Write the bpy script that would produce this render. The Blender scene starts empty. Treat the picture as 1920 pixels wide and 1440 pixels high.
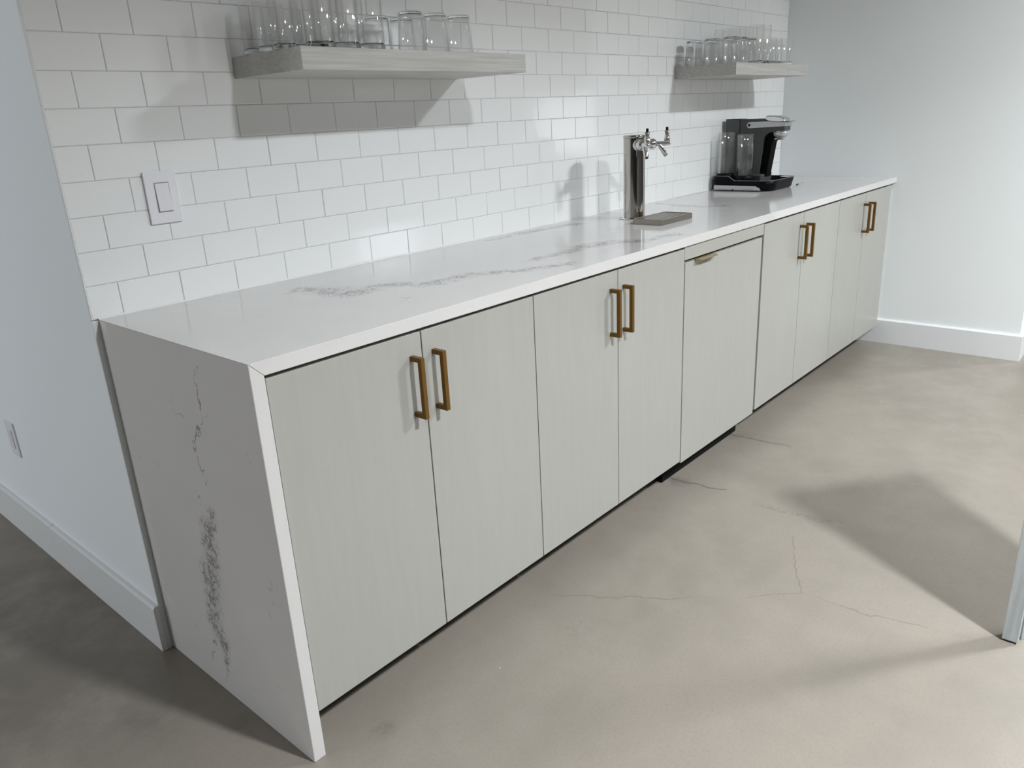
import bpy, bmesh, math, random
from mathutils import Vector, Matrix
random.seed(7)
C = bpy.context.scene.collection
scn = bpy.context.scene
scn.cycles.transparent_max_bounces = 48
scn.cycles.transmission_bounces = 32
scn.cycles.max_bounces = 32

# ------------------------------------------------------------------ constants (metres)
H, D, L, T = .929, .6586, 3.923, .030       # counter height, depth, length, slab thickness
YD = -.651                                   # front plane of the doors
ZT, ZB = .890, .113                          # door top / bottom
XW = -.0145                                  # left face of the wall
P, RH = .1540, .0783                         # tile pitch, row pitch
O1 = .0609
CEIL = 2.80

# ------------------------------------------------------------------ materials
def mat(name, col=(.8, .8, .8), rough=.5, metal=0., spec=.5, coat=0.):
    m = bpy.data.materials.new(name); m.use_nodes = True
    b = m.node_tree.nodes['Principled BSDF']
    b.inputs['Base Color'].default_value = (*col, 1)
    b.inputs['Roughness'].default_value = rough
    b.inputs['Metallic'].default_value = metal
    b.inputs['Specular IOR Level'].default_value = spec
    b.inputs['Coat Weight'].default_value = coat
    return m

class G:
    """small helper around a node tree"""
    def __init__(s, m):
        s.t = m.node_tree; s.n = s.t.nodes; s.b = s.n['Principled BSDF']
    def new(s, k, **kw):
        n = s.n.new(k)
        for a, v in kw.items(): setattr(n, a, v)
        return n
    def put(s, sock, v):
        if v is None: return
        if hasattr(v, 'is_linked'): s.t.links.new(v, sock)
        else: sock.default_value = v
    def math(s, op, a, b=None, c=None, clamp=False):
        n = s.new('ShaderNodeMath', operation=op, use_clamp=clamp)
        s.put(n.inputs[0], a); s.put(n.inputs[1], b)
        if c is not None: s.put(n.inputs[2], c)
        return n.outputs[0]
    def vmath(s, op, a, b=None, out=0):
        n = s.new('ShaderNodeVectorMath', operation=op)
        s.put(n.inputs[0], a)
        if b is not None:
            if op == 'SCALE': s.put(n.inputs['Scale'], b)
            else: s.put(n.inputs[1], b)
        return n.outputs['Value'] if out == 'v' else n.outputs[0]
    def noise(s, vec, scale, detail=3, rough=.5, dist=0, out='Fac'):
        n = s.new('ShaderNodeTexNoise')
        s.put(n.inputs['Vector'], vec); n.inputs['Scale'].default_value = scale
        n.inputs['Detail'].default_value = detail; n.inputs['Roughness'].default_value = rough
        n.inputs['Distortion'].default_value = dist
        return n.outputs[out]
    def voro(s, vec, scale, feature='DISTANCE_TO_EDGE', out='Distance'):
        n = s.new('ShaderNodeTexVoronoi', feature=feature)
        s.put(n.inputs['Vector'], vec); n.inputs['Scale'].default_value = scale
        return n.outputs[out]
    def scale(s, vec, xyz):
        n = s.new('ShaderNodeMapping'); s.put(n.inputs['Vector'], vec)
        n.inputs['Scale'].default_value = xyz
        return n.outputs[0]
    def step(s, v, a, b, lo=0., hi=1.):
        n = s.new('ShaderNodeMapRange', interpolation_type='SMOOTHSTEP')
        s.put(n.inputs[0], v); n.inputs[1].default_value = a; n.inputs[2].default_value = b
        n.inputs[3].default_value = lo; n.inputs[4].default_value = hi
        return n.outputs[0]
    def mix(s, f, a, b):
        n = s.new('ShaderNodeMix', data_type='RGBA')
        s.put(n.inputs[0], f)
        for i, v in ((6, a), (7, b)):
            if isinstance(v, tuple): v = (*v, 1) if len(v) == 3 else v
            s.put(n.inputs[i], v)
        return n.outputs[2]
    def bump(s, h, strength=.2, dist=.001):
        n = s.new('ShaderNodeBump'); s.put(n.inputs['Height'], h)
        n.inputs['Strength'].default_value = strength; n.inputs['Distance'].default_value = dist
        s.t.links.new(n.outputs[0], s.b.inputs['Normal'])
    def pos(s): return s.new('ShaderNodeNewGeometry').outputs['Position']
    def obj(s): return s.new('ShaderNodeTexCoord').outputs['Object']
    def seg(s, p, a, b):
        """distance from p to the segment a-b"""
        a = Vector(a); b = Vector(b); ab = b - a
        pa = s.vmath('SUBTRACT', p, tuple(a))
        dt = s.vmath('DOT_PRODUCT', pa, tuple(ab / ab.length_squared), out='v')
        t = s.math('MULTIPLY', dt, 1., clamp=True)
        n = s.new('ShaderNodeVectorMath', operation='SCALE')
        n.inputs[0].default_value = tuple(ab); s.put(n.inputs['Scale'], t)
        return s.vmath('LENGTH', s.vmath('SUBTRACT', pa, n.outputs[0]), out='v')
    def poly(s, p, pts, widths=None):
        """min over the segments of distance (divided by the local width)"""
        r = None
        for i in range(len(pts) - 1):
            d = s.seg(p, pts[i], pts[i + 1])
            if widths: d = s.math('DIVIDE', d, widths[i])
            r = d if r is None else s.math('MINIMUM', r, d)
        return r

M = {}
# glazed tile
m = M['tile'] = mat('glazed_white_tile', (.86, .872, .872), .09, spec=.5)
g = G(m); g.bump(g.noise(g.pos(), 22, 2), .25, .0012)
M['grout'] = mat('pale_grout', (.56, .565, .56), .8)
M['trim'] = mat('white_edge_trim', (.78, .79, .79), .35)
# wall paint
def paint(name, col, rough=.6):
    m = mat(name, col, rough); g = G(m)
    g.bump(g.noise(g.pos(), 190, 2), .12, .0006); return m
M['wall'] = paint('pale_grey_wall_paint', (.735, .765, .770), .55)
M['wall_left'] = paint('cool_lit_wall_paint', (.84, .885, .92), .5)  # cool light on the left wall is put into its colour
M['wall_right'] = paint('light_raised_wall_paint', (.84, .875, .88), .55)  # wall paint copy, lightened to stand in for light missing on this wall
M['base'] = paint('white_baseboard_paint', (.76, .775, .785), .3)
M['ceiling'] = mat('ceiling_white', (.50, .50, .50), .8)
M['far'] = mat('far_wall_grey', (.16, .16, .16), .7)
# concrete floor
m = M['floor'] = mat('sealed_concrete', (.3, .27, .24), .42, spec=.45)
g = G(m); p = g.pos()
n1 = g.step(g.noise(p, 1.3, 5, .6), .36, .66)
n2 = g.step(g.noise(p, 5.5, 6, .65), .35, .7)
n3 = g.noise(p, 120, 4, .8)
c = g.mix(n1, (.270, .242, .205), (.228, .206, .174))
c = g.mix(g.math('MULTIPLY', n2, .40), c, (.302, .272, .232))
c = g.mix(g.math('MULTIPLY', g.step(n3, .46, .68), .42), c, (.20, .175, .15))
# mottled darker zone on the far left
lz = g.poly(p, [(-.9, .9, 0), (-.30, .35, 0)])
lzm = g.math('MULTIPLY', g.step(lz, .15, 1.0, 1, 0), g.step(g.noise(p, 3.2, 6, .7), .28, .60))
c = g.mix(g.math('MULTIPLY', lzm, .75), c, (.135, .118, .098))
# scuffs with their own shape
for (sx, sy, r, k) in ((.74, -.83, .05, .45), (1.70, -1.12, .07, .25), (1.69, -.60, .07, .5), (2.2, -.6, .05, .4), (2.09, -1.0, .06, .25), (-.17, -.22, .09, .3), (-.05, -.42, .05, .25), (.16, -.70, .03, .5)):
    d = g.vmath('LENGTH', g.vmath('SUBTRACT', p, (sx, sy, 0)), out='v')
    k2 = g.math('MULTIPLY', g.step(d, 0, r * 1.5, 1, 0), g.step(g.noise(p, 14, 5, .7), .42, .62))
    c = g.mix(g.math('MULTIPLY', k2, k), c, (.11, .10, .09))
pd = g.vmath('ADD', p, g.vmath('SCALE', g.vmath('SUBTRACT', g.noise(p, 14, 4, .6, out='Color'), (.5, .5, .5)), .05))
pd = g.vmath('MULTIPLY', pd, (1, 1, 0))
def flat(pts): return [(x + .0, y, 0) for x, y in pts]
f1 = [(.822, -.692), (.93, -.86), (1.047, -1.022), (1.107, -1.107), (1.207, -1.201), (1.247, -1.26), (1.257, -1.325), (1.256, -1.416), (1.281, -1.504), (1.319, -1.664)]
cr = g.poly(pd, flat(f1))
cr = g.math('MINIMUM', cr, g.poly(pd, flat([(1.247, -1.26), (1.326, -1.216), (1.406, -1.172), (1.539, -1.109)])))
crk = g.math('MULTIPLY', g.step(cr, .0009, .0030, 1, 0), g.step(g.noise(p, 4, 3), .3, .55))
c = g.mix(g.math('MULTIPLY', crk, .50), c, (.12, .10, .085))
c3 = g.math('MINIMUM', g.poly(pd, flat([(2.206, -.50), (2.203, -.648), (2.217, -.755), (2.223, -.831)])), g.poly(pd, flat([(1.69, -.55), (1.696, -.724), (1.718, -.794)])))
c = g.mix(g.math('MULTIPLY', g.step(c3, .002, .006, 1, 0), .6), c, (.07, .06, .055))
c5 = g.poly(pd, flat([(1.69, -.962), (1.682, -1.032), (1.693, -1.092), (1.698, -1.153), (1.724, -1.199)]))
c = g.mix(g.math('MULTIPLY', g.math('MULTIPLY', g.step(c5, .003, .02, 1, 0), g.step(g.noise(p, 60, 4, .8), .5, .56)), .45), c, (.12, .10, .09))
# small white flecks
pw = g.vmath('MULTIPLY', p, (1, 1, 0))
vf = g.voro(pw, 6.0, 'F1')
c = g.mix(g.math('MULTIPLY', g.step(vf, .014, .026, 1, 0), g.step(g.noise(p, 3.1, 2), .46, .52)), c, (.72, .70, .66))
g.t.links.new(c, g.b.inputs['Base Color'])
g.put(g.b.inputs['Roughness'], g.step(n2, 0, 1, .44, .36))
g.bump(g.noise(p, 230, 3), .10, .001)

# quartz
def quartz():
    m = mat('veined_white_quartz', (.72, .715, .71), .10, spec=.5); g = G(m); p = g.pos()
    warp = g.vmath('SUBTRACT', g.noise(p, 16, 5, .65, out='Color'), (.5, .5, .5))
    pd = g.vmath('ADD', p, g.vmath('SCALE', warp, .09))
    warp2 = g.vmath('SUBTRACT', g.noise(p, 45, 4, .6, out='Color'), (.5, .5, .5))
    pf = g.vmath('ADD', p, g.vmath('SCALE', warp2, .03))
    def top(pts): return [(x, y, H) for x, y in pts]
    v1 = top([(.467, -.17), (.479, -.228), (.497, -.328), (.591, -.323), (.632, -.349), (.673, -.413), (.722, -.441), (.822, -.433), (.899, -.49)])
    w1 = [.045, .06, .05, .042, .04, .045, .04, .036]
    v2 = top([(.879, -.488), (.958, -.539), (1.071, -.585)]); w2 = [.034, .030]
    v3 = top([(1.058, -.448), (1.214, -.459), (1.352, -.449), (1.446, -.476), (1.503, -.557), (1.677, -.586)]); w3 = [.022, .04, .05, .045, .03]
    v4 = top([(1.30, -.06), (1.487, -.05), (1.656, -.07), (1.771, -.10)]); w4 = [.02, .035, .04]
    v5 = top([(2.45, -.05), (2.42, -.211), (2.405, -.313), (2.47, -.373)]); w5 = [.035, .035, .03]
    def side(pts): return [(0, y, z) for y, z in pts]
    s1 = side([(-.391, .542), (-.35, .469), (-.345, .403), (-.318, .326), (-.306, .251), (-.30, .196), (-.318, .15), (-.317, .09)])
    q1 = [.026, .042, .048, .044, .046, .034, .016]
    s2 = side([(-.444, .898), (-.442, .838), (-.441, .773), (-.411, .737), (-.373, .69), (-.381, .653), (-.398, .623), (-.343, .571), (-.381, .542)])
    r = None
    for pts, w in ((v1, w1), (v2, w2), (v3, w3), (v4, w4), (v5, w5), (s1, q1)):
        d = g.poly(pd, pts, w); r = d if r is None else g.math('MINIMUM', r, d)
    mask = g.step(r, .25, 1.25, 1, 0)
    an = g.scale(pf, (1, 1, .62))
    lines = g.step(g.voro(an, 62), .03, .12, 1, 0)
    lines = g.math('MAXIMUM', lines, g.math('MULTIPLY', g.step(g.voro(an, 120), .03, .14, 1, 0), g.step(r, .2, .8, .8, 0)))
    lines = g.math('MULTIPLY', lines, g.step(g.noise(p, 30, 3), .36, .55))
    k = g.math('MULTIPLY', mask, lines)
    k = g.math('ADD', k, g.math('MULTIPLY', mask, .16))
    # thin wandering lines
    th = g.poly(pd, s2)
    th = g.math('MINIMUM', th, g.poly(pd, side([(-.30, .196), (-.254, .107), (-.206, .014)])))
    tl = g.math('MULTIPLY', g.step(th, .0014, .0046, 1, 0), g.step(g.noise(p, 25, 3), .33, .45))
    th2 = g.poly(pd, top([(.12, -.03), (.33, -.11), (.43, -.18), (.56, -.24)]))
    th2 = g.math('MINIMUM', th2, g.poly(pd, top([(.899, -.49), (1.0, -.47), (1.2, -.455)])))
    tl2 = g.math('MULTIPLY', g.step(th2, .001, .004, 1, 0), g.step(g.noise(p, 18, 3), .45, .55))
    # stray flecks
    fl = g.step(g.voro(g.scale(pd, (1, 1, .8)), 9), .006, .020, 1, 0)
    fl = g.math('MULTIPLY', fl, g.step(g.noise(p, 11, 4, .7), .60, .68))
    k = g.math('MAXIMUM', k, g.math('MULTIPLY', tl, .9))
    k = g.math('MAXIMUM', k, g.math('MULTIPLY', tl2, .5))
    k = g.math('MAXIMUM', k, g.math('MULTIPLY', fl, .45), clamp=True)
    base = g.mix(g.noise(p, 7, 4), (.625, .612, .605), (.675, .662, .655))
    c = g.mix(g.math('MULTIPLY', k, .85), base, (.185, .18, .185))
    g.t.links.new(c, g.b.inputs['Base Color'])
    return m
M['quartz'] = quartz()

# painted doors with faint vertical grain
def door_mat(name, a, b, rough=.33):
    m = mat(name, a, rough); g = G(m); p = g.pos()
    n = g.noise(g.scale(p, (28, 28, 2.2)), 2.2, 4, .5)
    c = g.mix(g.step(n, .3, .75), a, b)
    c = g.mix(g.math('MULTIPLY', g.step(g.noise(g.scale(p, (7, 7, 2)), 1, 4), .55, .75), .35), c, tuple(min(1, x * 1.05) for x in b))
    g.t.links.new(c, g.b.inputs['Base Color'])
    g.bump(n, .02, .0008); return m
M['door'] = door_mat('greige_cabinet_lacquer', (.378, .376, .346), (.392, .391, .360))
M['carcass'] = mat('cabinet_box_dark', (.10, .095, .085), .6)
M['filler'] = mat('cabinet_filler', (.55, .55, .525), .4)
M['kick'] = mat('toe_kick_dark', (.006, .006, .006), .7, spec=.1)
# shelf wood
m = M['shelf'] = mat('grey_washed_oak', (.46, .45, .42), .5); g = G(m); p = g.pos()
n = g.noise(g.scale(p, (2.2, 22, 60)), 2.2, 6, .65)
c = g.mix(g.step(n, .3, .7), (.42, .415, .395), (.54, .535, .515))
g.t.links.new(c, g.b.inputs['Base Color']); g.bump(n, .08, .001)
m = M['table'] = mat('grey_table_laminate', (.42, .44, .45), .45); g = G(m); p = g.pos()
n = g.noise(g.scale(p, (40, 40, 3)), 2, 5, .6)
g.t.links.new(g.mix(g.step(n, .3, .7), (.40, .425, .44), (.50, .53, .545)), g.b.inputs['Base Color'])
M['brass'] = mat('brushed_brass', (.175, .088, .014), .42, metal=.5)
M['brass_light'] = mat('pale_brass', (.50, .42, .22), .3, metal=.9)
M['steel'] = mat('polished_steel', (.47, .445, .41), .10, metal=1)
m = M['steel_brushed'] = mat('brushed_steel', (.30, .275, .235), .30, metal=1)
M['chrome'] = mat('chrome', (.70, .70, .70), .08, metal=1)
M['black'] = mat('black_plastic', (.004, .004, .005), .36, spec=.10)
M['hole'] = mat('dark_slot', (.006, .006, .006), .8)
M['column_black'] = mat('column_black', (.003, .003, .003), .6, spec=.06)
M['dgrey'] = mat('charcoal_plastic', (.060, .060, .062), .42)
M['mgrey'] = mat('dark_grey_plastic', (.085, .088, .085), .5)
M['silver'] = mat('silver_plastic', (.50, .50, .51), .3, metal=.7)
M['plate'] = mat('white_switch_plastic', (.82, .82, .85), .3)
M['plate_in'] = mat('white_rocker_plastic', (.80, .80, .84), .28)
M['plate_gap'] = mat('plate_gap', (.30, .30, .32), .6)
M['rubber'] = mat('rubber_foot', (.02, .02, .02), .7)


def glass(name, edge=(.92, .935, .935), face=(1, 1, 1), blend=.12, gl=1.):
    m = bpy.data.materials.new(name); m.use_nodes = True
    t = m.node_tree; t.nodes.clear()
    o = t.nodes.new('ShaderNodeOutputMaterial'); mx = t.nodes.new('ShaderNodeMixShader')
    tr = t.nodes.new('ShaderNodeBsdfTransparent'); gs = t.nodes.new('ShaderNodeBsdfGlossy')
    gs.inputs['Roughness'].default_value = .03; gs.inputs['Color'].default_value = (gl, gl, gl, 1)
    lf = t.nodes.new('ShaderNodeLayerWeight'); lf.inputs[0].default_value = .5
    pw = t.nodes.new('ShaderNodeMath'); pw.operation = 'POWER'; pw.inputs[1].default_value = 3.2
    fr = t.nodes.new('ShaderNodeMapRange'); fr.inputs[3].default_value = .06; fr.inputs[4].default_value = .75
    t.links.new(lf.outputs['Facing'], pw.inputs[0]); t.links.new(pw.outputs[0], fr.inputs[0])
    lw = t.nodes.new('ShaderNodeLayerWeight'); lw.inputs[0].default_value = blend
    mc = t.nodes.new('ShaderNodeMix'); mc.data_type = 'RGBA'
    mc.inputs[6].default_value = (*face, 1); mc.inputs[7].default_value = (*edge, 1)
    t.links.new(lw.outputs['Facing'], mc.inputs[0]); t.links.new(mc.outputs[2], tr.inputs[0])
    t.links.new(fr.outputs[0], mx.inputs[0]); t.links.new(tr.outputs[0], mx.inputs[1]); t.links.new(gs.outputs[0], mx.inputs[2])
    t.links.new(mx.outputs[0], o.inputs[0]); return m
M['glass'] = glass('clear_glass')
m = M['glass_base'] = mat('thick_clear_glass', (.97, .985, .98), .02)
m.node_tree.nodes['Principled BSDF'].inputs['Transmission Weight'].default_value = 1
m.node_tree.nodes['Principled BSDF'].inputs['IOR'].default_value = 1.45

# ------------------------------------------------------------------ mesh helpers
def B(): return bmesh.new()
def box(bm, x0, x1, y0, y1, z0, z1):
    v = [bm.verts.new((x, y, z)) for x in (x0, x1) for y in (y0, y1) for z in (z0, z1)]
    for f in ((0, 1, 3, 2), (4, 6, 7, 5), (0, 4, 5, 1), (2, 3, 7, 6), (0, 2, 6, 4), (1, 5, 7, 3)):
        bm.faces.new([v[i] for i in f])
    return bm
def prism(bm, pts, axis, a, b):
    """extrude a 2D outline along an axis; pts are the two other coordinates in order"""
    def mk(u, v, w): return {'x': (w, u, v), 'y': (u, w, v), 'z': (u, v, w)}[axis]
    A = [bm.verts.new(mk(u, v, a)) for u, v in pts]; Bv = [bm.verts.new(mk(u, v, b)) for u, v in pts]
    n = len(pts)
    bm.faces.new(A); bm.faces.new(Bv[::-1])
    for i in range(n):
        bm.faces.new((A[i], A[(i + 1) % n], Bv[(i + 1) % n], Bv[i]))
    return bm
def lathe(bm, prof, c=(0, 0, 0), n=32, mi=None, mtx=None):
    """revolve (r,z) outline; closed at the axis when r==0"""
    rings = []
    for r, z in prof:
        if r < 1e-7: rings.append([bm.verts.new((0, 0, z))])
        else: rings.append([bm.verts.new((r * math.cos(2 * math.pi * k / n), r * math.sin(2 * math.pi * k / n), z)) for k in range(n)])
    fs = []
    for i in range(len(rings) - 1):
        a, b = rings[i], rings[i + 1]
        for k in range(n):
            q = [a[k % len(a)], a[(k + 1) % len(a)], b[(k + 1) % len(b)], b[k % len(b)]]
            u = []
            for w in q:
                if w not in u: u.append(w)
            if len(u) > 2:
                f = bm.faces.new(u); f.smooth = True
                if mi: f.material_index = mi[i]
                fs.append(f)
    X = (mtx or Matrix.Identity(4))
    X = Matrix.Translation(Vector(c)) @ X
    for rg in rings:
        for v in rg: v.co = X @ v.co
    return bm
def align(a, b):
    d = (Vector(b) - Vector(a)); return d.to_track_quat('Z', 'Y').to_matrix().to_4x4(), d.length
def rod(bm, a, b, prof, n=24):
    """lathe profile [(r, t 0..1)] between two points"""
    q, ln = align(a, b)
    pr = [(0, prof[0][1] * ln)] + [(r, t * ln) for r, t in prof] + [(0, prof[-1][1] * ln)]
    return lathe(bm, pr, a, n, None, q)

def ob(name, bm, ms, parent=None, bevel=0, seg=2, smooth=False, recalc=True):
    if recalc: bmesh.ops.recalc_face_normals(bm, faces=bm.faces)
    me = bpy.data.meshes.new(name)
    if parent is not None:
        o_ = Vector(parent_world(parent))
        for v in bm.verts: v.co -= o_
    if smooth:
        for f in bm.faces: f.smooth = True
    bm.to_mesh(me); bm.free()
    for m_ in (ms if isinstance(ms, (list, tuple)) else [ms]): me.materials.append(m_)
    o = bpy.data.objects.new(name, me); C.objects.link(o)
    if parent is not None: o.parent = parent
    if bevel:
        md = o.modifiers.new('bevel', 'BEVEL'); md.width = bevel; md.segments = seg
        md.limit_method = 'ANGLE'; md.angle_limit = math.radians(40); md.harden_normals = False
    return o
def parent_world(p):
    v = Vector((0, 0, 0))
    while p is not None: v += p.location; p = p.parent
    return v
def thing(name, label, cat, loc=(0, 0, 0), group=None):
    o = bpy.data.objects.new(name, None); C.objects.link(o); o.location = loc
    o.empty_display_size = .05
    o['label'] = label; o['category'] = cat
    if group: o['group'] = group
    return o
def tag(o, label, cat, group=None):
    o['label'] = label; o['category'] = cat
    if group: o['group'] = group
    return o
def struct(o):
    o['kind'] = 'structure'; return o
def center_mesh(o):
    """move a top-level mesh's origin to the middle of its base"""
    vs = [v.co for v in o.data.vertices]
    c_ = Vector(((min(v.x for v in vs) + max(v.x for v in vs)) / 2, (min(v.y for v in vs) + max(v.y for v in vs)) / 2, min(v.z for v in vs)))
    for v in o.data.vertices: v.co -= c_
    o.location = c_; return o

# ------------------------------------------------------------------ the room
XL, XR, YN, YF = -5.2, 8.5, -7.5, 5.0
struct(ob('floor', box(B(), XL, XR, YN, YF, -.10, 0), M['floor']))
struct(ob('ceiling', box(B(), XL, XR, YN, YF, CEIL, CEIL + .1), M['ceiling']))
wb = struct(ob('wall_back', box(B(), XW + .12, L + .06, .0062, .14, 0, CEIL), M['grout']))
# drywall below the counter and around the tile field
wl = struct(ob('wall_left', box(B(), XW, XW + .12, .0062, YF - .1, 0, CEIL), M['wall_left']))
# glazed subway tiles, one mesh
bm = B()
top = CEIL
row = 0; z = H + .0008
zrow = [H + .0008]
k = 0
while zrow[-1] < CEIL: zrow.append(H + .0786 + k * RH); k += 1
G_ = .0016
for r in range(len(zrow) - 1):
    z0, z1 = zrow[r] + (G_ / 2 if r else 0), min(zrow[r + 1] - G_ / 2, CEIL)
    if z1 - z0 < .01: continue
    off = O1 if r % 2 == 0 else O1 + P / 2
    x = off - P * 2
    while x < L:
        a, b = max(x + G_ / 2, XW + .003), min(x + P - G_ / 2, L - .001)
        if b - a > .008:
            cx, cz = (a + b) / 2, (z0 + z1) / 2
            tx, tz = random.gauss(0, .0022), random.gauss(0, .0022)
            dy = random.uniform(-.0002, .0003)
            e = .0014
            f = lambda X, Z, Y: (X, Y + dy + (X - cx) * tx + (Z - cz) * tz, Z)
            o4 = [bm.verts.new(f(X, Z, .0058)) for X, Z in ((a, z0), (b, z0), (b, z1), (a, z1))]
            m4 = [bm.verts.new(f(X, Z, .0016)) for X, Z in ((a, z0), (b, z0), (b, z1), (a, z1))]
            i4 = [bm.verts.new(f(X, Z, .0004)) for X, Z in ((a + e, z0 + e), (b - e, z0 + e), (b - e, z1 - e), (a + e, z1 - e))]
            for q in range(4):
                w = (q + 1) % 4
                bm.faces.new((o4[q], o4[w], m4[w], m4[q])); bm.faces.new((m4[q], m4[w], i4[w], i4[q]))
            bm.faces.new(i4)
        x += P
t_ = ob('tile_cladding', bm, M['tile'], wb); t_['label'] = 'white glossy running bond subway tile'
bm = B(); box(bm, XW + .002, L - .001, .0022, .0062, H, CEIL); ob('grout_bed', bm, M['grout'], wb)
struct(ob('trim_1', box(B(), XW, XW + .0028, -.0008, .0061, H + .001, CEIL), M['trim'], bevel=.0006))
bm = B(); box(bm, XW, L, .0005, .0061, 0, H - .002); ob('lower_drywall', bm, M['wall'], wb)
struct(ob('trim_3', prism(B(), [(.0002, H + .0001), (-.0035, H + .0001), (.0002, H + .0045)], 'x', 0, L - .001), mat('white_caulk', (.82, .82, .81), .4)))
struct(ob('wall_right', box(B(), L, L + .115, -1.337, .14, 0, CEIL), M['wall_right'], bevel=.002))
struct(ob('wall_far_left', box(B(), XL - .1, XL, YN, YF, 0, CEIL), M['far']))
struct(ob('wall_far_right', box(B(), XR, XR + .1, YN, YF, 0, CEIL), M['far']))
struct(ob('wall_front', box(B(), XL, XR, YN - .1, YN, 0, CEIL), M['far']))
struct(ob('wall_rear', box(B(), XL, XR, YF, YF + .1, 0, CEIL), M['far']))

def baseprof(h, t, s=1): return [(0, 0), (t, 0), (t, h - .006), (t - .005, h), (0, h)]
bm = B(); prism(bm, [(XW - u, z) for u, z in baseprof(.140, .0155)], 'y', .001, .745)
prism(bm, [(XW - u, z) for u, z in baseprof(.141, .0155)], 'y', .7458, 3.5)
struct(ob('baseboard_left', bm, M['base'], bevel=.0008))
bm = B(); prism(bm, [(L - u, z) for u, z in baseprof(.138, .015)], 'y', -1.352, -.02)
prism(bm, [(-1.337 - u, z) for u, z in baseprof(.138, .015)], 'x', L - .0001, L + .130)
struct(ob('baseboard_right', bm, M['base'], bevel=.0008))
struct(ob('trim_2', box(B(), L + .1152, L + .135, -1.345, -1.25, .0, 2.1), mat('dark_door_edge', (.06, .065, .08), .5)))

# ------------------------------------------------------------------ countertop
ct = thing('quartz_countertop', 'long white quartz countertop with grey veins and a waterfall end panel', 'countertop', (0, -D / 2, 0))
XS = 2.653
bm = B(); prism(bm, [(0, H), (T, H - T), (XS, H - T), (XS, H)], 'y', -D, -.0005); ob('top_slab', bm, M['quartz'], ct, .0016)
bm = B(); prism(bm, [(XS + .0006, H - .0006), (XS + .0006, H - T), (L - .001, H - T), (L - .001, H - .0006)], 'y', -D + .0012, -.0005); ob('top_slab', bm, M['quartz'], ct, .0016)
bm = B(); prism(bm, [(0, 0), (T, 0), (T, H - T - .0002), (0, H - .0002)], 'y', -D, -.0005); ob('waterfall_panel', bm, M['quartz'], ct, .0016)

# ------------------------------------------------------------------ cabinets
def pull(parent, x, zc=.7685, hl=.0725):
    w = .0058; y0, y1 = YD, YD - .036
    outer = [(y0, zc - hl), (y1, zc - hl), (y1, zc + hl), (y0, zc + hl), (y0, zc + hl - .0115), (y1 + .0115, zc + hl - .0115), (y1 + .0115, zc - hl + .0115), (y0, zc - hl + .0115)]
    bm = B()
    # three boxes welded as one U outline, built as quads
    prism(bm, outer, 'x', x - w, x + w)
    return ob('handle', bm, M['brass'], parent, .0008)
def cabinet(x0, xs, x1, label, hx):
    t = thing('base_cabinet', label, 'cabinet', ((x0 + x1) / 2, -.32, 0), 'two door base cabinets under the countertop')
    bm = B()
    box(bm, x0 + .001, x0 + .018, -.630, -.01, ZB + .002, .8965)
    box(bm, x1 - .018, x1 - .001, -.630, -.01, ZB + .002, .8965)
    box(bm, x0 + .018, x1 - .018, -.630, -.01, ZB + .002, ZB + .02)
    box(bm, x0 + .018, x1 - .018, -.630, -.01, .88, .8965)
    box(bm, x0 + .018, x1 - .018, -.022, -.01, ZB + .02, .88)
    box(bm, x0 + .018, x1 - .018, -.628, -.610, ZB + .02, .88)
    ob('cabinet_box', bm, M['carcass'], t)
    ob('toe_kick', box(B(), x0 + .001, x1 - .001, -.500, -.485, .0005, ZB), M['kick'], t)
    for a, b, hp in ((x0 + .0015, xs - .0015, hx[0]), (xs + .0015, x1 - .0015, hx[1])):
        d = ob('door', box(B(), a, b, YD, YD + .019, ZB, ZT), M['door'], t, .001)
        pull(d, hp)
    return t
cabinet(.0333, .4304, .8285, 'pale greige double door cabinet beside the waterfall end panel', (.3975, .4645))
cabinet(.8285, 1.2240, 1.6256, 'pale greige double door cabinet, between the waterfall-end cabinet and the tab-pull appliance panel', (1.1855, 1.2540))
cabinet(2.2513, 2.6541, 3.0847, 'pale greige double door cabinet just right of the tab-pull appliance panel', (2.6185, 2.6900))
cabinet(3.0847, 3.4560, 3.8620, 'pale greige double door cabinet nearest the right wall', (3.4330, 3.5080))
fl = ob('filler_panel', box(B(), 3.8640, L - .002, -.625, -.607, ZB, .8965), M['filler'], bevel=.0005)
tag(center_mesh(fl), 'narrow recessed filler strip between the last cabinet and the right wall', 'filler panel')
# panel-ready appliance
ap = thing('panel_front_refrigerator', 'undercounter appliance with a greige panel and small brass tab pull', 'appliance', (1.94, -.32, 0))
ob('appliance_body', box(B(), 1.632, 2.234, -.622, -.02, .09, .845), M['kick'], ap)
ob('base_grille', box(B(), 1.632, 2.243, -.575, -.56, .004, .0895), M['kick'], ap)
ob('top_filler', box(B(), 1.6275, 2.2500, YD + .001, YD + .02, .851, .8965), M['door'], ap, .0008)
ob('front_panel', box(B(), 1.6285, 2.2340, YD - .001, YD + .019, .105, .8425), M['door'], ap, .001)
bm = B()
pts = []
xa, xb, ya, yb, rr = 1.693, 1.823, YD + .002, YD - .028, .018
pts += [(xa, ya), (xb, ya)]
for k in range(7): a = k / 6 * math.pi / 2; pts.append((xb - rr + rr * math.cos(a), yb + rr - rr * math.sin(a)))
for k in range(7): a = math.pi / 2 + k / 6 * math.pi / 2; pts.append((xa + rr + rr * math.cos(a), yb + rr - rr * math.sin(a)))
prism(bm, pts, 'z', .8428, .8462)
box(bm, xa + .004, xb - .004, YD - .0035, YD - .0012, .832, .8428)
h_ = ob('tab_pull', bm, M['brass_light'], ap, .0006); h_['label'] = 'pale brass tab pull'
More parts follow.
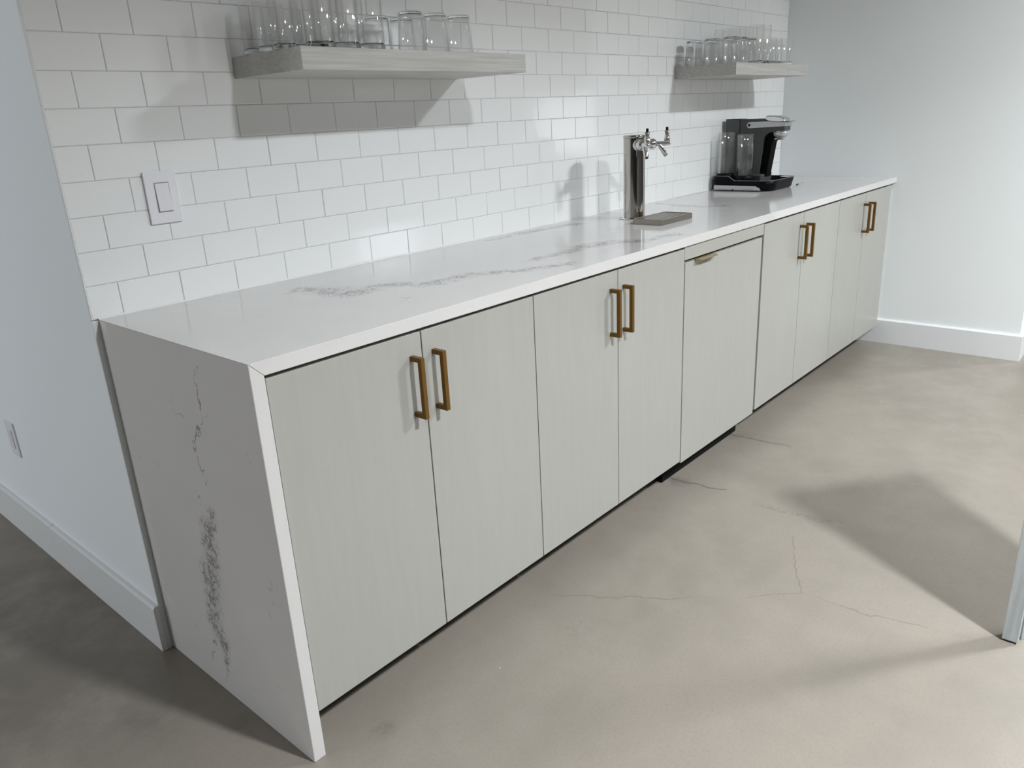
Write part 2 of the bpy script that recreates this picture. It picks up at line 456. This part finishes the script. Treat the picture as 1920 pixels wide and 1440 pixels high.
ob('side_gap_strip', box(B(), 2.2360, 2.2500, -.622, -.60, .09, .850), M['plate_gap'], ap)

# ------------------------------------------------------------------ floating shelves
s = tag(center_mesh(ob('floating_shelf', box(B(), .454, 1.257, -.30, -.0005, 1.461, 1.512), M['shelf'], bevel=.0012)), 'grey oak floating shelf nearest the camera, above the light switch end', 'shelf', 'floating shelves')
s = tag(center_mesh(ob('floating_shelf', box(B(), 2.675, 3.490, -.30, -.0005, 1.461, 1.512), M['shelf'], bevel=.0012)), 'grey oak floating shelf above the drink machine by the right wall', 'shelf', 'floating shelves')

# ------------------------------------------------------------------ glasses
SH = 1.5125
def glass_mesh(name, r0, r1, h, base, wall=.0018, inv=False, n=28):
    """straight tumbler: outer radius r0 at the bottom, r1 at the top; solid base"""
    e = .002
    if not inv:
        prof = [(0, 0), (r0 - e, 0), (r0, e), (r0 + (r1 - r0) * base / h, base), (r1, h - .001), (r1 - wall / 2, h), (r1 - wall, h - .001), (r0 - wall + (r1 - r0) * (base + .003) / h, base + .003), (r0 - wall - .003, base), (0, base)]
        mi = [1, 1, 1, 0, 0, 0, 0, 1, 1]
    else:
        prof = [(0, h), (r1 - e, h), (r1, h - e), (r1 + (r0 - r1) * base / h, h - base), (r0, .001), (r0 - wall / 2, 0), (r0 - wall, .001), (r1 - wall + (r0 - r1) * (base + .003) / h, h - base - .003), (r1 - wall - .003, h - base), (0, h - base)]
        mi = [1, 1, 1, 0, 0, 0, 0, 1, 1]
    bm = B(); lathe(bm, prof, n=n, mi=mi)
    bmesh.ops.recalc_face_normals(bm, faces=bm.faces)
    me = bpy.data.meshes.new(name); bm.to_mesh(me); bm.free()
    me.materials.append(M['glass']); me.materials.append(M['glass_base'])
    return me
me_short = glass_mesh('short_glass', .029, .0295, .118, .012)
me_tall = glass_mesh('tall_glass', .035, .036, .168, .012)
me_inv = glass_mesh('inverted_tumbler', .041, .0335, .106, .006, inv=True)
first = {}
def put(me, name, x, y, label, cat, group, z=SH):
    if name not in first:
        o = bpy.data.objects.new(name, me); first[name] = o
    else: o = first[name].copy()
    C.objects.link(o); o.location = (x, y, z); o.rotation_euler = (0, 0, random.uniform(0, 6))
    tag(o, label, cat, group); return o
ROW = ['front', 'second', 'third', 'back']
NTH = ['leftmost', 'second from left', 'third from left', 'fourth from left', 'fifth from left']
# near shelf
for i, x in enumerate((.487, .549)):
    for j, y in enumerate((-.190, -.128, -.066)):
        put(me_short, 'short_straight_glass', x, y, 'short clear glass, left end of near shelf, %s column, %s' % (['outer', 'inner'][i], ['nearest the tall glasses', 'middle one', 'nearest the tile'][j]), 'glass', 'short glasses at the left end of the near shelf')
for i, x in enumerate((.545, .622, .700)):
    put(me_tall, 'tall_straight_glass', x, -.256, 'tall clear glass on the near shelf\'s front edge, %s' % NTH[i], 'glass', 'tall glasses on the near shelf')
for i, x in enumerate((.625, .703)):
    for j, y in enumerate((-.178, -.100)):
        put(me_tall, 'tall_straight_glass', x, y, 'tall clear glass on the near shelf, %s row, %s' % (['middle', 'back'][j], ['left one', 'right one'][i]), 'glass', 'tall glasses on the near shelf')
for i, x in enumerate((.897, .988, 1.084)):
    put(me_inv, 'upturned_tumbler', x, -.195, 'upturned tumbler on the near shelf, front row, %s' % NTH[i], 'glass', 'upturned tumblers on the near shelf')
for i, x in enumerate((.870, .962)):
    put(me_inv, 'upturned_tumbler', x, -.085, 'upturned tumbler on the near shelf, back row, %s' % NTH[i], 'glass', 'upturned tumblers on the near shelf')
# far shelf
for i, x in enumerate((2.730, 2.818, 2.906)):
    for j, y in enumerate((-.245, -.155, -.065)):
        put(me_inv, 'upturned_tumbler', x, y, 'upturned tumbler at the far shelf\'s left end, %s row, %s' % (['front', 'middle', 'back'][j], NTH[i]), 'glass', 'upturned tumblers on the far shelf')
for i, x in enumerate((3.000, 3.078)):
    for j, y in enumerate((-.235, -.150, -.065)):
        put(me_tall, 'tall_straight_glass', x, y, 'tall clear glass in the middle of the far shelf, %s row, %s' % (['front', 'middle', 'back'][j], NTH[i]), 'glass', 'tall glasses on the far shelf')
for i, x in enumerate((3.160, 3.226, 3.292, 3.358)):
    for j, y in enumerate((-.235, -.165, -.095)):
        o = put(me_short, 'short_straight_glass', x, y, 'short glass at the far shelf\'s right end, %s row, %s' % (['front', 'middle', 'back'][j], NTH[i]), 'glass', 'short glasses on the far shelf')

# ------------------------------------------------------------------ switch and outlet
sw = thing('light_switch', 'white light switch plate on the tile at the left end', 'light switch', (.208, 0, 1.129))
ob('cover_plate', box(B(), .168, .248, -.0065, .0002, 1.129, 1.252), M['plate'], sw, .0018, 3)
bm = B(); box(bm, .1905, .2275, -.0070, -.0060, 1.1555, 1.2265); ob('rocker_frame', bm, M['plate_gap'], sw)
bm = B()
prism(bm, [(-.0060, 1.1575), (-.0112, 1.1585), (-.0078, 1.2240), (-.0060, 1.2245)], 'x', .1922, .2258)
ob('rocker', bm, M['plate_in'], sw, .0006)
ou = thing('wall_outlet', 'white electrical outlet low on the left side wall', 'outlet', (XW, .930, .343))
ob('cover_plate', box(B(), XW - .0055, XW + .0002, .890, .968, .343, .466), M['plate'], ou, .0018, 3)
ob('receptacle', box(B(), XW - .0085, XW - .005, .912, .946, .371, .438), M['plate_in'], ou, .0010)

# ------------------------------------------------------------------ beer tower
BX, BY = 1.990, -.220
bt = thing('beer_tower', 'polished steel two tap drink tower on the countertop', 'drink tower', (BX, BY, H))
rc = .0415
bm = B(); lathe(bm, [(rc, .005), (rc, .306)], (BX, BY, H), 64); ob('column', bm, M['steel'], bt)
bm = B(); lathe(bm, [(rc, .3065), (rc + .0012, .307), (rc + .0012, .314), (rc - .001, .317), (0, .3175)], (BX, BY, H), 64); ob('top_cap', bm, M['steel'], bt)
bm = B(); lathe(bm, [(0, .0002), (.060, .0002), (.060, .003), (.056, .0048), (0, .0050)], (BX, BY, H), 64); ob('base_flange', bm, M['chrome'], bt)
for k in range(4):
    a = math.radians(45 + 90 * k)
    bm = B(); lathe(bm, [(0, .0075), (.0025, .0072), (.004, .005)], (BX + .051 * math.cos(a), BY + .051 * math.sin(a), H), 12); ob('screw', bm, M['chrome'], bt)
for sgn in (-1, 1):
    a = math.radians(35 * sgn); dx, dy = math.sin(a), -math.cos(a)
    zf = H + .281
    def q(r, z): return Vector((BX + dx * r, BY + dy * r, zf + z))
    bm = B()
    rod(bm, q(.036, 0), q(.056, 0), [(.0225, 0), (.0225, .5), (.019, .6), (.015, 1)])
    rod(bm, q(.054, 0), q(.086, 0), [(.0135, 0), (.018, .12), (.0205, .2), (.0205, .62), (.018, .7), (.0165, .85), (.0095, 1)], 32)
    rod(bm, q(.082, 0), q(.138, 0), [(.0100, 0), (.0088, .12), (.0085, .9), (.0078, 1)])
    fa = ob('faucet', bm, M['chrome'], bt)
    bm = B(); rod(bm, q(.096, -.003), q(.122, -.045), [(.0082, 0), (.0090, .1), (.0090, .97), (.0080, 1)]); ob('spout', bm, M['chrome'], fa)
    bm = B(); rod(bm, q(.1222, -.0453), q(.1230, -.0466), [(.0060, 0), (.0060, 1)]); ob('spout_opening', bm, M['hole'], fa)
    bm = B()
    rod(bm, q(.125, .004), q(.125, .030), [(.0100, 0), (.0115, .2), (.0115, .5), (.0100, .62), (.0100, 1)])
    for kk in range(14):
        b_ = 2 * math.pi * kk / 14; c0 = q(.125, .012) + Vector((.0104 * math.cos(b_), .0104 * math.sin(b_), 0))
        rod(bm, c0, c0 + Vector((0, 0, .008)), [(.0013, 0), (.0013, 1)], 6)
    ob('lever_collar', bm, M['chrome'], fa)
    bm = B(); rod(bm, q(.125, .031), q(.125, .048), [(.0066, 0), (.0096, 1)]); ob('ferrule', bm, M['steel_brushed'], fa)
    bm = B(); rod(bm, q(.125, .0483), q(.125, .0605), [(.0050, 0), (.0050, .9), (.0042, 1)], 14); ob('threaded_stub', bm, M['black'], fa)
# drip tray
TX0, TX1, TY0, TY1 = 1.838, 2.066, -.437, -.312
dt = thing('drip_tray', 'rectangular stainless drip tray in front of the drink tower', 'drip tray', ((TX0 + TX1) / 2, (TY0 + TY1) / 2, H))
bm = B()
t4 = .0025
box(bm, TX0, TX1, TY0, TY0 + t4, H + .0006, H + .0205); box(bm, TX0, TX1, TY1 - t4, TY1, H + .0006, H + .0205)
box(bm, TX0, TX0 + t4, TY0 + t4, TY1 - t4, H + .0006, H + .0205); box(bm, TX1 - t4, TX1, TY0 + t4, TY1 - t4, H + .0006, H + .0205)
box(bm, TX0 + t4, TX1 - t4, TY0 + t4, TY1 - t4, H + .0006, H + .0030)
ob('tray_body', bm, M['steel_brushed'], dt, .0006)
# perforated grille as one sheet with slots left open
bm = B()
gx0, gx1, gy0, gy1 = TX0 + t4, TX1 - t4, TY0 + t4, TY1 - t4
z0, z1 = H + .0172, H + .0186
N = 22; sx = (gx1 - gx0 - .02) / N
box(bm, gx0, gx1, gy0, gy0 + .014, z0, z1); box(bm, gx0, gx1, gy1 - .014, gy1, z0, z1)
box(bm, gx0, gx0 + .010, gy0 + .014, gy1 - .014, z0, z1); box(bm, gx1 - .010, gx1, gy0 + .014, gy1 - .014, z0, z1)
for r_ in range(1, 5):
    yy = gy0 + .014 + (gy1 - gy0 - .028) * r_ / 5
    box(bm, gx0 + .010, gx1 - .010, yy - .004, yy + .004, z0, z1)
for k in range(1, N):
    xx = gx0 + .010 + sx * k
    for r_ in range(5):
        ya = gy0 + .014 + (gy1 - gy0 - .028) * r_ / 5 + (.004 if r_ else 0); yb = gy0 + .014 + (gy1 - gy0 - .028) * (r_ + 1) / 5 - (.004 if r_ < 4 else 0)
        box(bm, xx - .0028, xx + .0028, ya, yb, z0, z1)
ob('drain_grille', bm, M['steel_brushed'], dt)

# ------------------------------------------------------------------ countertop drink machine
mc = thing('drink_machine', 'black and grey countertop drink machine with clear canisters near the right wall', 'drink machine', (3.2, -.17, H))
def rounded(x0, x1, y0, y1, rf, rb, n=8):
    """outline with big radius at the front corners (low y), small at the back"""
    pts = []
    for cx, cy, r, a0 in ((x1 - rf, y0 + rf, rf, -90), (x1 - rb, y1 - rb, rb, 0), (x0 + rb, y1 - rb, rb, 90), (x0 + rf, y0 + rf, rf, 180)):
        for k in range(n + 1):
            a = math.radians(a0 + 90 * k / n); pts.append((cx + r * math.cos(a), cy + r * math.sin(a)))
    return pts
def densify(pts, mx=.012):
    out = []
    for i, p0 in enumerate(pts):
        p1 = pts[(i + 1) % len(pts)]; d_ = math.dist(p0, p1); n = max(1, int(d_ / mx))
        for k in range(n): out.append((p0[0] + (p1[0] - p0[0]) * k / n, p0[1] + (p1[1] - p0[1]) * k / n))
    return out
def rimz(y):
    return .071 if y > -.106 else (.071 - .021 * (-.106 - y) / .028 if y > -.134 else .050)
# boat-shaped tray with raised back shoulders
ol = densify(rounded(3.042, 3.362, -.335, -.020, .065, .02))
il = densify(rounded(3.050, 3.354, -.327, -.028, .058, .014))
# match counts by resampling the inner outline along the outer one
cxm, cym = 3.202, -.178
def inset(p, d_): 
    v = Vector((p[0] - cxm, p[1] - cym)); sx_ = (.160 - d_) / .160; sy_ = (.1575 - d_) / .1575
    return (cxm + v.x * sx_, cym + v.y * sy_)
bm = B()
rings = []
for fn in (lambda p: (*inset(p, .016), .0012), lambda p: (*inset(p, .010), .004), lambda p: (*p, rimz(p[1])), lambda p: (*inset(p, .003), rimz(p[1]) + .0012), lambda p: (*inset(p, .008), rimz(p[1])), lambda p: (*inset(p, .014), .032)):
    rings.append([bm.verts.new((x, y, H + z)) for x, y, z in map(fn, ol)])
n = len(ol)
for a, b in zip(rings, rings[1:]):
    for k in range(n): bm.faces.new((a[k], a[(k + 1) % n], b[(k + 1) % n], b[k]))
bm.faces.new(rings[0][::-1]); bm.faces.new(rings[-1])
for f in bm.faces: f.smooth = len(f.verts) == 4
bs = ob('base_tray', bm, M['black'], mc)
# grey rim line
bm = B()
r1 = [bm.verts.new((*inset(p, .0000), H + rimz(p[1]) + .0002)) for p in ol]
r2 = [bm.verts.new((*inset(p, .0015), H + rimz(p[1]) + .0022)) for p in ol]
r3 = [bm.verts.new((*inset(p, .0045), H + rimz(p[1]) + .0018)) for p in ol]
for a, b in ((r1, r2), (r2, r3)):
    for k in range(n): bm.faces.new((a[k], a[(k + 1) % n], b[(k + 1) % n], b[k]))
rl = ob('rim_edge', bm, mat('rim_grey', (.16, .16, .16), .3), bs); rl['label'] = 'grey rim line'
# silver strip along the left side
bm = B(); prism(bm, [(-.030, .005), (-.275, .005), (-.268, .017), (-.250, .0255), (-.030, .0285)], 'x', 3.0378, 3.052)
for v in bm.verts: v.co.z += H
ob('side_trim', bm, M['silver'], bs, .001)
bm = B(); box(bm, 3.0372, 3.040, -.137, -.130, H + .005, H + .010); box(bm, 3.0374, 3.040, -.245, -.035, H + .0095, H + .0105)
ob('trim_notch', bm, M['hole'], bs)
# raised canister seats
for (px, py, pz) in ((3.090, -.065, .084), (3.310, -.065, .084), (3.090, -.168, .0725), (3.310, -.168, .0725)):
    bm = B(); lathe(bm, [(0, .033), (.043, .033), (.043, pz - .002), (.041, pz), (0, pz)], (px, py, H), 32); ob('canister_seat', bm, M['black'], mc)
bm = B(); box(bm, 3.135, 3.265, -.235, -.030, H + .033, H + .074); ob('deck', bm, M['dgrey'], mc, .006, 3)
# body : side profile in y,z extruded across x
def yz(bm, pts, x0, x1): 
    prism(bm, [(y, H + z) for y, z in pts], 'x', x0, x1); return bm
BX0, BX1 = 3.166, 3.240
arc = []
for k in range(8):
    a = math.radians(90 * k / 7); arc.append((-.268 + .042 * math.sin(a), .274 - .036 * (1 - math.cos(a))))
side = [(-.022, .070), (-.022, .340), (-.225, .338), (-.245, .326), (-.328, .319), (-.328, .279)] + arc + [(-.224, .225), (-.205, .055), (-.10, .066)]
bm = B(); yz(bm, side, BX0, BX1)
bd = ob('body', bm, M['dgrey'], mc, .0015)
bm = B(); yz(bm, [(-.095, .278), (-.095, .3385), (-.0205, .3405), (-.0205, .278)], BX0 - .0004, BX1 + .0004); ob('rear_lid', bm, M['mgrey'], bd, .001)
bm = B(); yz(bm, [(-.096, .275), (-.096, .3395), (-.099, .3395), (-.099, .275)], BX0 - .001, BX1 + .001); yz(bm, [(-.021, .3395), (-.098, .3375), (-.098, .3410), (-.021, .3425)], BX0 - .001, BX1 + .001); ob('lid_seam', bm, M['hole'], bd)
# black column set into the throat
bm = B(); yz(bm, [(-.200, .060), (-.218, .225), (-.230, .262), (-.250, .2765), (-.300, .2775), (-.292, .262), (-.278, .245), (-.266, .225), (-.242, .060)], BX0 + .012, BX1 - .004)
ob('throat_column', bm, M['column_black'], mc, .003, 3)
# silver arm on both sides
for x0, x1 in ((BX0 - .0045, BX0 - .0002), (BX1 + .0002, BX1 + .0045)):
    bm = B(); pts = [(-.3285, .318), (-.3285, .300), (-.150, .2955)]
    for k in range(9):
        a = math.radians(-90 + 180 * k / 8); pts.append((-.150 + .0145 * math.cos(a), .310 + .0145 * math.sin(a)))
    pts += [(-.245, .3255)]
    yz(bm, pts, x0, x1); am = ob('lever_arm', bm, M['silver'], mc, .0008)
    xo = x0 - .0004 if x0 < 3.2 else x1 + .0004
    bm = B(); rod(bm, (xo, -.148, H + .310), ((x0 + x1) / 2, -.148, H + .310), [(.0068, 0), (.0068, 1)]); ob('pivot', bm, M['hole'], am)
bm = B(); yz(bm, [(-.3285, .300), (-.3285, .318), (-.331, .318), (-.331, .300)], BX0 - .0045, BX1 + .0045); ob('arm_front', bm, M['silver'], mc, .0006)
# chrome lid handle
bm = B()
yz(bm, [(-.228, .330), (-.226, .347), (-.236, .3515), (-.272, .351), (-.306, .344), (-.324, .336), (-.327, .320), (-.29, .319), (-.25, .324)], BX0 + .002, BX1 - .002)
ob('lid_handle', bm, M['chrome'], mc, .005, 4)
bm = B(); yz(bm, [(-.322, .318), (-.340, .319), (-.354, .325), (-.356, .322), (-.341, .3155), (-.322, .3145)], BX0 + .012, BX1 - .012); ob('lid_lip', bm, M['silver'], mc, .001)
# dispensing bowl
bm = B(); lathe(bm, [(0, .2785), (.038, .2785), (.038, .262), (.034, .254), (.025, .249), (.016, .246), (.014, .236), (0, .235)], (3.203, -.298, H), 40)
ob('dispensing_spout', bm, mat('smoky_clear_plastic', (.55, .55, .55), .12, metal=.4), mc)
bm = B(); box(bm, 3.18, 3.225, -.278, -.262, H + .2385, H + .2455); ob('nozzle_clip', bm, M['plate'], mc, .001)
# white label sheet lying in the tray front
bm = B(); box(bm, 3.285, 3.335, -.312, -.272, H + .0505, H + .0515); ob('tray_insert', bm, M['plate'], mc)
# clear canisters standing in the machine
bm = B(); lathe(bm, [(0, 0), (.0385, 0), (.0405, .003), (.0415, .194), (.0395, .197), (.0385, .194), (.0378, .006), (0, .005)], n=40)
bmesh.ops.recalc_face_normals(bm, faces=bm.faces)
me_can = bpy.data.meshes.new('canister'); bm.to_mesh(me_can); bm.free(); me_can.materials.append(glass('canister_glass', (.80, .82, .81), (.985, .985, .985), .25))
for lab, px, py, pz in (('clear glass canister at the rear left of the drink machine, against the tile', 3.090, -.065, .0845), ('clear glass canister at the front left of the drink machine', 3.090, -.168, .0730), ('clear glass canister on the right side of the drink machine, seen past its black column', 3.310, -.168, .0730)):
    put(me_can, 'glass_canister', px, py, lab, 'canister', 'canisters in the drink machine', H + pz)
# small utensil by the machine
ut = thing('small_utensil', 'small thin metal utensil lying on the countertop right of the drink machine', 'utensil', (3.42, -.32, H))
bm = B(); rod(bm, (3.380, -.322, H + .0035), (3.400, -.322, H + .0035), [(.0028, 0), (.0030, 1)], 12); ob('grip', bm, M['black'], ut)
bm = B(); rod(bm, (3.400, -.322, H + .0035), (3.480, -.318, H + .0060), [(.0016, 0), (.0014, 1)], 10); ob('shaft', bm, M['chrome'], ut)

# ------------------------------------------------------------------ table at the right edge
TBX, TBY, TH = 1.353, -1.734, 1.067
tb = thing('high_table', 'grey square leg of a high table standing at the right border', 'table', (TBX + .15, TBY - .15, 0))
lg = ob('leg', box(B(), TBX, TBX + .035, TBY - .035, TBY, .006, TH - .0355), M['table'], tb, .001)
ob('foot', box(B(), TBX + .003, TBX + .032, TBY - .032, TBY - .003, 0, .0058), M['rubber'], lg)
ux, uy = .80, -.60                       # unseen panel added behind the leg, angled to cast the floor shadow
def strip(a, b, w, z0, z1):
    n_ = (-uy * w / 2, ux * w / 2)
    p0 = (TBX + .0175 + ux * a, TBY - .0175 + uy * a); p1 = (TBX + .0175 + ux * b, TBY - .0175 + uy * b)
    return prism(B(), [(p0[0] + n_[0], p0[1] + n_[1]), (p1[0] + n_[0], p1[1] + n_[1]), (p1[0] - n_[0], p1[1] - n_[1]), (p0[0] - n_[0], p0[1] - n_[1])], 'z', z0, z1)
ob('shadow_panel', strip(.0225, .34, .020, 0, TH - .0355), M['table'], tb, .001)
ob('shadow_panel_cap', strip(-.02, .35, .022, TH - .035, TH), M['table'], tb, .001)  # added cap on the shadow-casting panel, out of view

# ------------------------------------------------------------------ lights
def area(name, loc, size, power, col=(1, 1, 1), rot=(0, 0, 0), shape='DISK', sy=None, spread=180):
    l = bpy.data.lights.new(name, 'AREA'); l.shape = shape; l.size = size
    if sy: l.size_y = sy
    l.energy = power; l.color = col; l.spread = math.radians(spread)
    o = bpy.data.objects.new(name, l); C.objects.link(o); o.location = loc; o.rotation_euler = rot
    return o
W = (.955, .995, 1.025)
area('ceiling_light_a', (.66, -3.0, CEIL - .01), .20, 84, W, spread=142)
area('ceiling_light_b', (3.10, -3.1, CEIL - .01), .40, 98, W, spread=160)
area('ceiling_light_c', (6.2, -3.1, CEIL - .01), .22, 55, W, spread=158)
area('ceiling_light_d', (.2, -5.8, CEIL - .01), .22, 6, W, spread=158)
area('ceiling_light_e', (3.2, -5.8, CEIL - .01), .22, 6, W, spread=158)
area('ceiling_light_f', (-3.0, .45, CEIL - .01), .22, 12, W)
area('window_daylight', (XL + .05, 3.1, 1.35), 2.2, 78, (.93, .97, 1.0), (0, math.radians(-90), 0), 'RECTANGLE', 1.8)
area('window_daylight', (XR - .05, -5.0, 1.20), .8, 5, (.95, .98, 1.0), (0, math.radians(90), 0), 'RECTANGLE', 1.1)
area('window_daylight', (7.1, YN + .05, 2.33), 1.2, 14, (.92, .96, 1.0), (math.radians(90), 0, 0), 'RECTANGLE', .75)
w = bpy.data.worlds.new('world'); scn.world = w; w.use_nodes = True
w.node_tree.nodes['Background'].inputs[0].default_value = (.9, .95, 1, 1)
w.node_tree.nodes['Background'].inputs[1].default_value = .3

# ------------------------------------------------------------------ camera
cam = bpy.data.cameras.new('camera'); co = bpy.data.objects.new('camera', cam); C.objects.link(co)
co.location = (-.6836, -1.9204, 1.3312)
rx, ry, rz = 1.2385, .0496, -.8556
co.rotation_mode = 'XYZ'; co.rotation_euler = (rx, ry, rz)
cam.sensor_width = 36; cam.lens = 1444.41 / 1920 * 36; cam.clip_start = .02; cam.clip_end = 60
scn.camera = co
scn.view_settings.view_transform = 'Standard'; scn.view_settings.look = 'None'
scn.view_settings.exposure = 0.47; scn.view_settings.gamma = 1
scn.view_settings.use_curve_mapping = False
